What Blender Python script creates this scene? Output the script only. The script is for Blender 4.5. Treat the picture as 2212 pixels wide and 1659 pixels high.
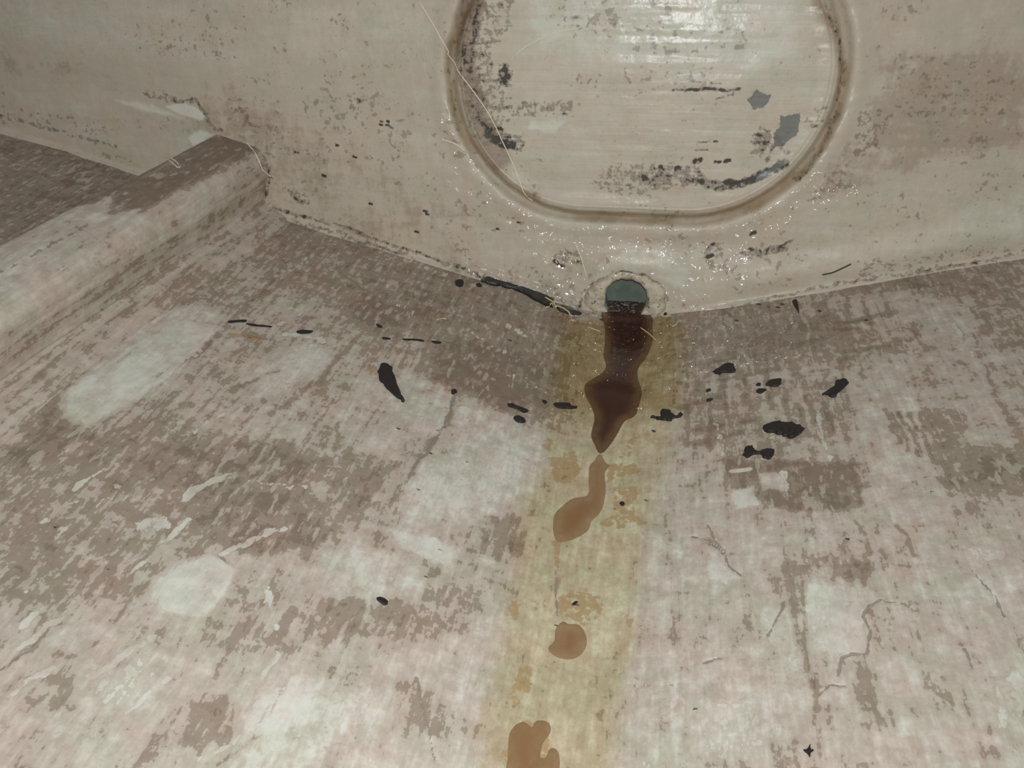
import bpy, bmesh, math, random
import numpy as np
from mathutils import Vector, Matrix
from mathutils.geometry import tessellate_polygon

for o in list(bpy.data.objects): bpy.data.objects.remove(o)
scene = bpy.context.scene
COL = scene.collection
random.seed(5)

# ------------------------------------------------------------------ camera
cam_d = bpy.data.cameras.new('camera'); cam = bpy.data.objects.new('camera', cam_d); COL.objects.link(cam)
FW = Vector((-0.16696078, 0.80973045, -0.5625484)); RT = Vector((0.98276499, 0.18259364, -0.02885366)); UP = RT.cross(FW)
CAM = Vector((0.01739627, -0.52348476, 0.29267913))
m = Matrix((RT, UP, -FW)).transposed().to_4x4(); m.translation = CAM
cam.matrix_world = m
cam_d.sensor_width = 36.0; cam_d.lens = 36.0 * 1660.0 / 2212.0
cam_d.clip_start = 0.01; cam_d.clip_end = 50
scene.camera = cam

# ------------------------------------------------------------------ light
world = bpy.data.worlds.new('world'); scene.world = world; world.use_nodes = True
bg = world.node_tree.nodes['Background']; bg.inputs[0].default_value = (0.92, 0.97, 1.0, 1); bg.inputs[1].default_value = 0.25
def lamp(name, kind, loc, energy, color, **kw):
    d = bpy.data.lights.new(name, kind); d.energy = energy; d.color = color
    for k, v in kw.items(): setattr(d, k, v)
    o = bpy.data.objects.new(name, d); COL.objects.link(o); o.location = loc
    return o
# the torch / flash of the phone, just beside its lens
fl_o = lamp('phone_flash', 'SPOT', CAM + UP * 0.012 - RT * 0.008 - FW * 0.13, 7.6, (0.945, 0.99, 1.0), shadow_soft_size=0.005, spot_size=math.radians(125), spot_blend=1.0)
fl_o.rotation_euler = cam.matrix_world.to_euler()

vs = scene.view_settings
vs.view_transform = 'Standard'; vs.look = 'None'; vs.gamma = 1.0; vs.use_curve_mapping = False; vs.exposure = 0.22

# ------------------------------------------------------------------ measured marks (0.1 mm units on each surface)
FLOOR_MARKS = [
  ('g','p',(-5283,427,-3930,450,-3859,1376,-3971,-1339),0,0.726,66),  # brown floor beyond the stringer, its colour also darkened for the light falloff
  ('g','p',(-421,-216,-384,-1231,-323,-1857,-400,-2274,-353,-2744,-346,-3017,-337,-3372,-309,-3684,155,-3588,167,-3265,203,-2905,228,-2312,332,-1760,390,-1122,431,-311,313,-75),0,0.274,268),
  ('g','p',(-2924,268,-396,17,-353,-887,-371,-1427,-791,-1376,-1300,-1148,-2047,-815,-2611,-583),0,0.651,320),
  ('g','p',(414,-102,2660,148,2355,-860,1597,-867,447,-807),0,0.613,199),
  ('g','p',(-2238,-3672,-1873,-4163,-301,-3681,-362,-3099,-1228,-2930,-1823,-3426),0,0.377,214),
  ('g','p',(-2815,-2896,-2365,-2380,-1742,-2483,-1634,-2912,-1954,-3375,-2251,-3655),0,0.593,146),
  ('g','p',(447,-919,1424,-1137,1296,-1931,447,-1815),0,0.498,165),
  ('g','p',(377,-2219,1898,-2369,1544,-3539,311,-3579),0,0.377,173),
  ('g','p',(-1220,-986,-915,-788,-480,-891,-391,-1286,-629,-1449,-923,-1441,-1139,-1288),0,0.841,122),
  ('g','p',(-1635,-567,-1254,-337,-1221,-735,-1522,-1031,-1761,-978,-1865,-775),0,0.784,108),
  ('g','p',(-2234,-2649,-2091,-2471,-1675,-2298,-1396,-2367,-1470,-2667,-1767,-2825,-2087,-2863),0,0.726,83),
  ('g','p',(-1876,-2919,-1711,-2752,-1407,-2589,-1200,-2638,-1268,-2826,-1490,-3033,-1659,-3042),0,0.764,55),
  ('g','p',(-1670,-3187,-1500,-3149,-1346,-3349,-1240,-3453,-1371,-3543,-1524,-3507),0,0.575,63),
  ('g','p',(-2914,-2565,-2853,-2365,-2592,-2647,-2570,-2855,-2709,-2917),0,0.708,82),
  ('g','p',(-1314,-2173,-1132,-1920,-1061,-2406,-1289,-2771,-1452,-2709,-1460,-2395),0,0.613,87),
  ('g','p',(-1079,-2187,-1346,-2228,-1402,-2480,-1211,-2608),0,0.688,71),
  ('g','p',(645,-1780,1323,-1897,1254,-2189,980,-2209,705,-2038),0,0.821,35),
  ('g','p',(1164,-2094,1278,-2107,1251,-2206,1132,-2176),0,0.841,26),
  ('g','p',(1434,-1760,2052,-1861,1952,-2191,1685,-2124,1441,-1951),0,0.708,59),
  ('g','p',(944,-324,1467,-354,1449,-657,973,-703,685,-689),0,0.764,72),
  ('g','p',(1430,222,2053,60,1956,-254,1906,-100,1578,-191,1403,-201),0,0.688,76),
  ('g','p',(1711,-1479,1879,-1596,1801,-1820,1625,-1673),0,0.688,50),
  ('g','p',(2160,-690,2483,-436,2297,-1052,2166,-1017),0,0.593,86),
  ('g','p',(1400,-1132,1690,-1149,1624,-2372,1328,-2342),0,0.326,56),
  ('g','p',(1459,-11,2178,-330,2058,-989,1483,-607),0,0.427,122),
  ('g','p',(504,-985,669,-1124,651,-1635,473,-1609),0,0.593,89),
  ('g','p',(-1333,-2659,-1180,-2561,-1229,-2810,-1368,-2803),0,0.688,64),
  ('g','p',(-622,-2399,-446,-2293,-345,-2589,-525,-2625),0,0.613,85),
  ('g','p',(-912,-3089,-734,-2969,-482,-2932,-425,-3096,-736,-3253,-986,-3293),0,0.593,83),
  ('g','p',(-1225,-3204,-1068,-3066,-919,-3194,-1067,-3345),0,0.593,67),
  ('g','p',(-698,-3446,-561,-3379,-410,-3522,-479,-3623,-675,-3645),0,0.546,71),
  ('g','p',(-1426,-3174,-1252,-3188,-1120,-3411,-1223,-3447),0,0.546,52),
  ('g','p',(-1450,-3817,-1338,-3722,-1157,-3761,-1241,-3881,-1471,-3936),0,0.613,53),
  ('g','p',(-1991,-3861,-1883,-3784,-1779,-3887,-1925,-3954),0,0.613,42),
  ('g','p',(799,-2598,966,-2522,939,-2848,869,-2895),0,0.546,34),
  ('g','p',(707,-2786,826,-2967,782,-3060,674,-3035),0,0.546,26),
  ('g','p',(1203,-2834,1419,-2868,1509,-3096,1417,-3334,1139,-3374,1101,-3132),0,0.427,37),
  ('g','p',(1098,-3154,1175,-3176,1146,-3336,1058,-3297),0,0.556,22),
  ('g','p',(1081,-2545,1246,-2586,1207,-2706,1086,-2644),0,0.708,40),
  ('g','p',(-2831,-2398,-2771,-1866,-2663,-1499,-2480,-1453,-2437,-1763,-2481,-2131,-2540,-2381,-2598,-2564,-2728,-2515),0,0.113,62),
  ('g','p',(-2948,-1664,-2883,-1477,-2622,-1292,-2480,-1393,-2498,-1590,-2773,-1814),0,0.207,63),
  ('g','l',(-3070,-2552,-3060,-2360,-3027,-2107,-3023,-1819),66,-0.014,30),
  ('g','l',(-3049,-1778,-3022,-1542),56,0.155,35),
  ('g','p',(-1984,-1434,-1762,-1397,-1730,-1596,-1889,-1924,-1977,-1969,-2045,-1760),0,0.241,78),
  ('g','p',(-1796,-3353,-1772,-3231,-1689,-3111,-1541,-3143,-1525,-3290,-1570,-3418,-1719,-3436),0,0.121,37),
  ('g','p',(-1040,-2397,-958,-1969,-717,-1588,-432,-1596,-367,-1833,-456,-2243,-674,-2489,-907,-2516),0,0.224,114),
  ('g','p',(-1296,-1369,-1026,-1493,-665,-1563,-940,-1830,-1122,-2044,-1312,-1780,-1450,-1938,-1517,-1589),0,0.274,85),
  ('g','p',(-1538,-1844,-1191,-1814,-1101,-2197,-1302,-2208,-1499,-2093),0,0.326,78),
  ('g','p',(-1219,-3781,-1197,-3634,-1094,-3568,-960,-3523,-849,-3621,-895,-3790,-963,-3882,-1114,-3929),0,0.207,53),
  ('g','p',(-992,-2667,-802,-2639,-653,-2675,-694,-2788,-902,-2772),0,0.172,51),
  ('g','p',(-1228,-2930,-914,-2807,-708,-2903,-958,-3079,-1152,-3125),0,0.241,58),
  ('g','p',(-486,-3014,-336,-3014,-316,-3230,-346,-3375,-522,-3453,-669,-3347),0,0.258,66),
  ('g','p',(-990,-3544,-814,-3506,-720,-3620,-811,-3727,-934,-3689),0,0.224,57),
  ('g','p',(958,-2678,1171,-2704,1180,-2882,1147,-3056,1076,-3077,932,-3063),0,0.207,31),
  ('g','p',(601,-2985,917,-3040,917,-3257,714,-3493,379,-3541,374,-3260),0,0.241,72),
  ('g','p',(557,-2431,647,-2574,696,-2634,613,-2672,552,-2641),0,0.207,37),
  ('g','p',(761,-2840,877,-2819,891,-3039,803,-3014),0,0.224,26),
  ('g','p',(682,-2036,787,-2011,811,-2157,687,-2172),0,0.224,28),
  ('g','l',(697,-1875,780,-1867),24,-0.014,11),
  ('g','p',(828,-1923,943,-1919,953,-2050,841,-2054),0,0.326,22),
  ('p','l',(-1944,-2848,-1905,-2734,-1829,-2624),41,0.7,20),
  ('p','l',(-1891,-3120,-1871,-3036,-1855,-2963),26,0.62,23),
  ('p','l',(-1934,-3341,-1906,-3263,-1882,-3195),20,0.62,21),
  ('p','l',(-2139,-3675,-2132,-3614,-2128,-3563),24,0.62,19),
  ('p','l',(-2391,-3195,-2368,-3108,-2347,-3031),16,0.62,23),
  ('p','l',(-2251,-2877,-2207,-2909,-2167,-2955),12,0.62,24),
  ('p','l',(-1642,-3090,-1543,-2957,-1446,-2832),28,0.62,24),
  ('p','l',(-1420,-3167,-1339,-3260,-1268,-3362),24,0.62,21),
  ('p','l',(-1217,-3597,-1214,-3531,-1218,-3475),21,0.62,19),
  ('p','l',(-1938,-3782,-1968,-3849,-2000,-3922),19,0.62,17),
  ('p','l',(-1798,-3775,-1740,-3667,-1685,-3564),32,0.62,18),
  ('p','l',(-1599,-3866,-1570,-3785,-1546,-3710),25,0.62,17),
  ('p','l',(-2107,-3799,-2072,-3686,-2040,-3577),20,0.62,18),
  ('p','l',(-1284,-3965,-1238,-3894,-1196,-3830),16,0.62,16),
  ('p','l',(-2082,-1345,-1966,-1312,-1856,-1307),36,0.62,38),
  ('p','l',(-2397,-2979,-2366,-2877,-2339,-2786),16,0.62,24),
  ('p','l',(-1726,-2621,-1610,-2599,-1501,-2594),17,0.62,26),
  ('g','l',(-2762,-1344,-2790,-996,-2884,-443,-2703,-144),21,0.726,33),
  ('g','l',(-2542,-2207,-2437,-1763,-2435,-1543),28,0.726,25),
  ('g','l',(-2767,-2138,-2738,-1874),16,0.726,24),
  ('g','l',(-2433,-1366,-2401,-677),17,0.726,30),
  ('g','l',(-2406,-1033,-2261,-353),15,0.726,33),
  ('g','l',(-1795,-2016,-1711,-1533,-1696,-1247),20,0.726,26),
  ('g','l',(-2099,-3840,-2062,-3761,-2053,-3582),10,0.726,13),
  ('g','l',(-2004,-2950,-1909,-3009,-1893,-3086),10,0.726,17),
  ('g','l',(-1651,-3105,-1593,-3124),8,0.726,17),
  ('g','l',(-1142,-3824,-1130,-3607,-1122,-3502),6,0.726,14),
  ('g','l',(-1223,-3955,-1142,-3824),7,0.726,12),
  ('g','l',(-1396,-2367,-1486,-2022),10,0.726,22),
  ('g','l',(-1423,-2489,-1503,-2219),10,0.726,21),
  ('g','l',(967,-2586,938,-2842,932,-3015,940,-3167,940,-3330),11,0.726,15),
  ('g','l',(-962,-1461,-938,-1784,-984,-2064,-1016,-2313,-1043,-2504),11,0.726,23),
  ('g','l',(-3612,-1823,-3609,-1589,-3612,-1326,-3572,-1025),21,0.726,28),
  ('g','l',(-2113,-1967,-1976,-1724),12,0.726,25),
  ('g','l',(1515,-1440,1526,-1614,1528,-1776),15,0.784,19),
  ('g','l',(1540,-1489,1554,-1670,1558,-1838),15,0.784,18),
  ('g','l',(1584,-1497,1597,-1698,1601,-1883),14,0.784,18),
  ('g','l',(1627,-1506,1647,-1717,1657,-1910),14,0.784,18),
  ('g','l',(1670,-1514,1693,-1725,1706,-1917),14,0.784,18),
  ('g','l',(1532,184,1525,-105,1507,-367),22,0.784,27),
  ('g','l',(1616,-136,1616,-337,1606,-523),21,0.784,26),
  ('g','l',(1735,-108,1744,-281,1742,-441),21,0.784,26),
  ('g','l',(1349,-382,1381,-696,1399,-977),19,0.784,24),
  ('g','l',(728,19,742,-364,743,-703),22,0.784,28),
  ('g','l',(884,-306,899,-625,901,-911),21,0.784,26),
  ('g','l',(792,-885,809,-1153,815,-1396),18,0.784,23),
  ('g','l',(928,-918,937,-1130,936,-1325),18,0.784,23),
  ('g','l',(1011,-1195,1025,-1366,1029,-1525),17,0.784,21),
  ('g','l',(1137,-1222,1144,-1366,1141,-1501),17,0.784,21),
  ('g','l',(1223,-1335,1233,-1474,1233,-1604),16,0.784,20),
  ('g','l',(677,-914,685,-1228,681,-1509),18,0.784,23),
  ('g','l',(584,-1258,591,-1471,587,-1668),17,0.784,21),
  ('g','l',(1077,-1306,1085,-1446,1084,-1578),16,0.784,21),
  ('g','l',(1236,-2302,1251,-2412,1258,-2516),12,0.784,15),
  ('g','l',(1404,-2350,1423,-2457,1435,-2558),12,0.784,14),
  ('g','l',(1819,-587,1831,-765,1833,-929),18,0.784,23),
  ('g','l',(2080,-995,2073,-1168,2057,-1329),16,0.784,20),
  ('g','l',(447,-413,1005,-489,1519,-552),42,0.784,26),
  ('g','l',(506,-763,713,-742,916,-712),41,0.784,25),
  ('g','l',(1395,-459,1579,-440,1762,-409),40,0.784,25),
  ('g','l',(1423,-821,1596,-800,1768,-769),37,0.784,23),
  ('g','l',(675,-968,844,-941,1012,-905),38,0.784,24),
  ('g','l',(500,-1479,683,-1455,864,-1423),34,0.784,21),
  ('g','l',(447,-1605,602,-1576,756,-1539),33,0.784,21),
  ('g','l',(419,-1228,544,-1191,669,-1145),37,0.784,23),
  ('k','l',(1025,-3185,1059,-3090,1096,-3073,1149,-3074,1183,-2959,1168,-2882,1199,-2824,1254,-2791),12,0.75,8),
  ('k','l',(1259,-2807,1332,-2815,1358,-2856),10,0.75,8),
  ('k','l',(481,-2358,560,-2390,634,-2495,648,-2565,694,-2626),13,0.75,10),
  ('k','l',(560,-2286,591,-2386,641,-2483),13,0.75,11),
  ('k','l',(951,-3257,989,-3216,1055,-3216),9,0.75,7),
  ('k','l',(789,-2966,858,-2819,871,-2780),11,0.75,9),
  ('k','l',(523,-3103,598,-3080),10,0.75,8),
  ('k','l',(-494,-3704,-657,-3388,-663,-3434),10,0.75,8),
  ('k','l',(-951,-1506,-954,-1881,-1000,-2191),16,0.75,13),
  ('k','l',(-177,-2623,-129,-2895),12,0.75,10),
  ('k','l',(1624,-2653,1666,-2807,1671,-2902),10,0.75,8),
  ('k','l',(1489,-3053,1498,-3138),11,0.75,7),
  ('k','l',(-1626,-701,-2063,-461,-2138,-353),23,0.75,18),
  ('k','l',(-2100,-3858,-2062,-3761),9,0.75,7),
  ('h','p',(-1040,-2397,-958,-1969,-951,-1506,-647,-1357,-352,-1561,-336,-1862,-456,-2243,-674,-2489,-907,-2516),0,0.5,12),
  ('h','p',(969,-2580,1188,-2596,1254,-2791,1199,-2824,1168,-2882,1183,-2959,1149,-3074,1059,-3090,1025,-3185,941,-3330),0,0.6,4),
  ('h','p',(-1796,-3353,-1772,-3231,-1689,-3111,-1541,-3143,-1525,-3290,-1570,-3418,-1719,-3436),0,0.4,6),
  ('h','p',(481,-2358,560,-2390,634,-2495,648,-2565,694,-2626,570,-2726,447,-2606),0,0.5,8),
  ('h','p',(-2831,-2398,-2771,-1866,-2663,-1499,-2480,-1453,-2437,-1763,-2481,-2131,-2540,-2381,-2598,-2564,-2728,-2515),0,0.3,16),
  ('h','l',(-962,-1461,-938,-1784,-984,-2064,-1016,-2313,-1043,-2504),19,0.9,12),
  ('y','p',(-421,-216,-384,-1231,-323,-1857,-400,-2274,-353,-2744,-346,-3017,-337,-3372,-309,-3684,155,-3588,167,-3265,203,-2905,228,-2312,332,-1760,390,-1122,431,-311,313,-75),0,0.72,157),
  ('w','p',(-463,-167,-384,-1231,-279,-1235,-120,-1324,139,-1290,391,-1173,447,-316,312,-3),0,0.75,254),
  ('y','p',(224,-2904,167,-3265,-28,-3102,-12,-2868),0,0.9,45),
  ('b','p',(-332,-1797,-194,-1699,-146,-1831,-186,-1986,-275,-2008),0,0.75,26),
  ('b','p',(16,-1749,176,-1746,198,-1822,79,-1876,3,-1915),0,0.7,26),
  ('b','p',(68,-1909,186,-1949,197,-2173,261,-2246,107,-2284,-17,-2254,88,-2179,56,-2026),0,0.62,24),
  ('b','p',(-216,-2430,-167,-2413,-163,-2625),0,0.6,22),
  ('b','p',(-361,-2970,-354,-2859,-314,-2873,-302,-2990),0,0.7,19),
  ('b','p',(-269,-2772,-190,-2775,-160,-2904,-272,-2886),0,0.42,19),
  ('b','p',(-154,-2792,-73,-2727,62,-2733,75,-2884,-7,-2921,-108,-2890),0,0.6,19),
  ('b','p',(156,-2826,224,-2825,208,-2918),0,0.55,19),
  ('b','p',(-262,-3212,-204,-3171,-198,-3330,-241,-3418,-273,-3352),0,0.62,16),
  ('b','p',(-215,-3657,-239,-3510,-197,-3447,-131,-3440,-74,-3507,-41,-3614),0,0.75,15),
  ('b','p',(-310,-980,-209,-991,-171,-1342,-261,-1378),0,0.35,31),
  ('b','p',(118,-1433,202,-1438,134,-1702,56,-1745),0,0.5,28),
  ('b','p',(-372,-1616,-313,-1636,-322,-1772,-396,-1738),0,0.55,27),
  ('b','p',(-349,-3543,-250,-3473,-215,-3657,-318,-3686),0,0.35,15),
  ('b','p',(-397,-542,-334,-510,-330,-817),0,0.6,35),
  ('b','l',(-207,-2443,-156,-2677,-150,-2819,-92,-2926),20,0.62,10),
  ('b','l',(1340,-1168,1422,-1201),48,0.5,21),
  ('b','l',(991,-1070,1040,-1096),51,0.5,22),
  ('b','l',(-1518,-1485,-1458,-1470),51,0.5,22),
  ('b','l',(-1479,-1507,-1426,-1496),50,0.5,22),
  ('b','l',(1077,-1577,1112,-1596),44,0.5,19),
  ('b','l',(-1110,-1484,-991,-1440),51,0.5,22),
  ('b','l',(-917,-1587,-873,-1581),49,0.5,21),
  ('b','l',(-1077,-1627,-961,-1638,-841,-1670),24,0.55,10),
  ('b','l',(-2362,-1513,-2286,-1488,-2205,-1471),44,0.85,15),
  ('d','l',(-2874,155,-2639,133,-2281,181,-1841,94,-1427,66),57,0.82,26),
  ('d','l',(-1944,69,-1753,109),47,1.0,26),
  ('d','l',(-1371,61,-1210,81),36,0.9,26),
  ('d','l',(-1130,49,-801,51,-536,-24,-353,-49),51,0.8,25),
  ('d','l',(313,-75,644,-70,966,-22),33,0.35,24),
  ('d','l',(1316,54,1621,76,2053,60,2365,84),36,0.7,22),
  ('d','l',(1918,97,2085,77),35,0.95,22),
  ('d','l',(2365,84,2660,148),38,0.4,21),
  ('d','l',(-5241,371,-5027,403,-4685,423,-4296,434),67,0.75,28),
  ('d','l',(-4801,419,-4672,435),51,1.0,28),
  ('d','l',(-5283,427,-5207,405),68,0.9,28),
  ('d','l',(960,-20,974,-39),23,0.9,9),
  ('d','l',(1018,-75,1032,-94),23,0.9,9),
  ('d','l',(1077,-108,1091,-127),23,0.9,9),
  ('d','l',(1058,-157,1071,-176),23,0.9,9),
  ('d','l',(1111,-70,1125,-89),23,0.9,9),
  ('d','l',(1332,-245,1345,-263),22,0.9,9),
  ('d','l',(1585,-454,1596,-470),20,0.9,8),
  ('d','l',(2036,-1687,2044,-1696),14,0.9,6),
  ('d','l',(-774,-711,-757,-715),22,0.9,9),
  ('d','l',(1930,-1108,1939,-1120),16,0.9,7),
  ('d','l',(252,-1444,266,-1455),18,0.9,7),
  ('d','l',(80,-2136,93,-2143),15,0.9,6),
  ('d','l',(791,-212,806,-230),23,0.9,9),
  ('d','l',(885,-206,899,-224),23,0.9,9),
  ('d','l',(-177,-92,-159,-99),25,0.9,10),
  ('d','l',(-54,-2808,-43,-2811),12,0.9,5),
  ('d','l',(-136,-2951,-125,-2953),12,0.9,5),
  ('d','l',(-199,-3274,-189,-3276),10,0.9,4),
  ('d','l',(-2135,-3087,-2124,-3088),11,0.9,5),
  ('d','l',(-2343,-3201,-2331,-3203),11,0.9,4),
  ('d','l',(-2021,-3322,-2010,-3323),10,0.9,4),
  ('d','l',(-1878,-3542,-1868,-3543),10,0.9,4),
  ('d','l',(-759,-2045,-745,-2047),15,0.9,6),
  ('d','l',(-946,-2356,-933,-2358),14,0.9,6),
  ('d','l',(-743,-2704,-731,-2705),13,0.9,5),
  ('d','l',(-760,-2889,-749,-2890),12,0.9,5),
  ('d','l',(-966,-2056,-952,-2058),15,0.9,6),
  ('d','l',(-1190,-1925,-1176,-1928),16,0.9,6),
  ('d','l',(-981,-1850,-967,-1852),16,0.9,7),
  ('d','l',(236,-2066,249,-2074),15,0.9,6),
  ('d','l',(1579,-2144,1587,-2152),13,0.9,5),
  ('d','l',(1173,-2420,1182,-2427),12,0.9,5),
  ('d','l',(1425,-2412,1433,-2419),12,0.9,5),
  ('d','l',(1802,-2172,1810,-2180),12,0.9,5),
  ('d','l',(388,-3205,397,-3209),10,0.9,4),
  ('d','l',(479,-3322,488,-3326),10,0.9,4),
  ('d','l',(1403,-3545,1409,-3548),8,0.9,3),
  ('wet','p',(-651,24,-364,-256,-398,-1022,-198,-1149,-63,-1307,220,-1197,506,-820,1137,-746,1182,-330,512,-129,312,-3),0,1.0,178),
  ('p','p',(-2831,-2398,-2771,-1866,-2663,-1499,-2487,-1468,-2437,-1763,-2481,-2131,-2540,-2381,-2598,-2564,-2728,-2515),0,0.62,37),
  ('p','p',(-1796,-3353,-1772,-3231,-1689,-3111,-1541,-3143,-1525,-3290,-1570,-3418,-1719,-3436),0,0.66,25),
  ('p','p',(-1211,-3797,-1192,-3643,-1092,-3574,-990,-3544,-1031,-3720,-1083,-3885),0,0.5,21),
  ('p','p',(-992,-2667,-802,-2639,-653,-2675,-694,-2788,-902,-2772),0,0.55,30),
  ('p','p',(-1018,-2387,-928,-2080,-691,-1847,-462,-1915,-529,-2254,-733,-2445),0,0.44,36),
  ('p','p',(957,-2691,1170,-2709,1177,-2882,1144,-3056,1076,-3077,933,-3058),0,0.5,25),
  ('p','p',(557,-2431,647,-2574,696,-2634,613,-2672,552,-2641),0,0.5,29),
  ('p','p',(761,-2840,877,-2819,891,-3039,803,-3014),0,0.5,25),
  ('p','p',(687,-2044,780,-2018,807,-2157,694,-2166),0,0.6,34),
  ('p','p',(-1975,-1457,-1771,-1413,-1750,-1580,-1883,-1874,-1973,-1919),0,0.5,42),
  ('p','p',(-2063,-3057,-1967,-2956,-1908,-3024,-2003,-3121),0,0.6,28),
  ('p','p',(-1112,-2884,-926,-2841,-905,-2977,-1050,-3059),0,0.45,28),
  ('p','p',(483,-3322,731,-3257,818,-3416,647,-3532,447,-3538),0,0.38,22),
  ('p','p',(-1777,-3808,-1689,-3654,-1586,-3703,-1643,-3881),0,0.45,21),
  ('p','p',(-983,-3562,-824,-3531,-770,-3636,-895,-3696),0,0.42,22),
  ('p','p',(1551,-3219,1665,-3140,1596,-3369,1513,-3406),0,0.55,20),
  ('p','p',(1624,-2517,1787,-2558,1751,-2622,1621,-2599),0,0.5,26),
  ('p','l',(-3077,-2542,-3060,-2360,-3027,-2107,-3023,-1819),60,0.6,24),
  ('p','l',(697,-1875,780,-1867),27,0.9,9),
  ('p','l',(943,-1919,953,-2050),40,0.6,14),
  ('p','l',(314,-3653,280,-3261,323,-2772),121,0.3,81),
  ('p','l',(-2269,-1332,-2176,-1267,-2094,-1171),50,0.42,35),
  ('p','l',(-2402,-751,-2366,-601,-2343,-407),59,0.42,41),
  ('p','l',(-2115,-1120,-2088,-995,-2073,-831),53,0.42,37),
  ('p','l',(-1706,12,-1506,-50,-1320,-70),65,0.42,45),
  ('p','l',(-1702,-462,-1546,-640,-1407,-775),58,0.42,40),
  ('p','l',(-1542,-651,-1505,-580,-1477,-471),58,0.42,40),
  ('p','l',(-1985,-1572,-1924,-1474,-1872,-1344),47,0.42,33),
  ('p','l',(-825,-1069,-624,-1150,-434,-1202),51,0.42,35),
  ('p','l',(-1021,-751,-837,-857,-664,-927),55,0.42,38),
  ('p','l',(-838,-517,-635,-623,-443,-692),58,0.42,40),
  ('p','l',(-2537,-2696,-2583,-2836,-2638,-2953),32,0.42,22),
  ('p','l',(-2243,-2978,-2270,-3122,-2305,-3243),29,0.42,20),
  ('p','l',(-2133,-2391,-2053,-2199,-1977,-1969),39,0.42,27),
  ('p','l',(-2062,-2233,-1972,-1980,-1884,-1676),42,0.42,29),
  ('p','l',(-2126,-2796,-2156,-2918,-2194,-3020),31,0.42,22),
  ('p','l',(-2182,-3305,-2201,-3426,-2228,-3528),26,0.42,18),
  ('p','l',(-1660,-2662,-1563,-2614,-1472,-2547),34,0.42,24),
  ('p','l',(608,-1358,628,-1558,648,-1719),44,0.42,30),
  ('p','l',(901,-1271,909,-1495,918,-1677),43,0.42,30),
  ('p','l',(1169,-1371,1172,-1627,1178,-1838),40,0.42,28),
  ('p','l',(2046,-656,2034,-946,2030,-1182),44,0.42,31),
]
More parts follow.
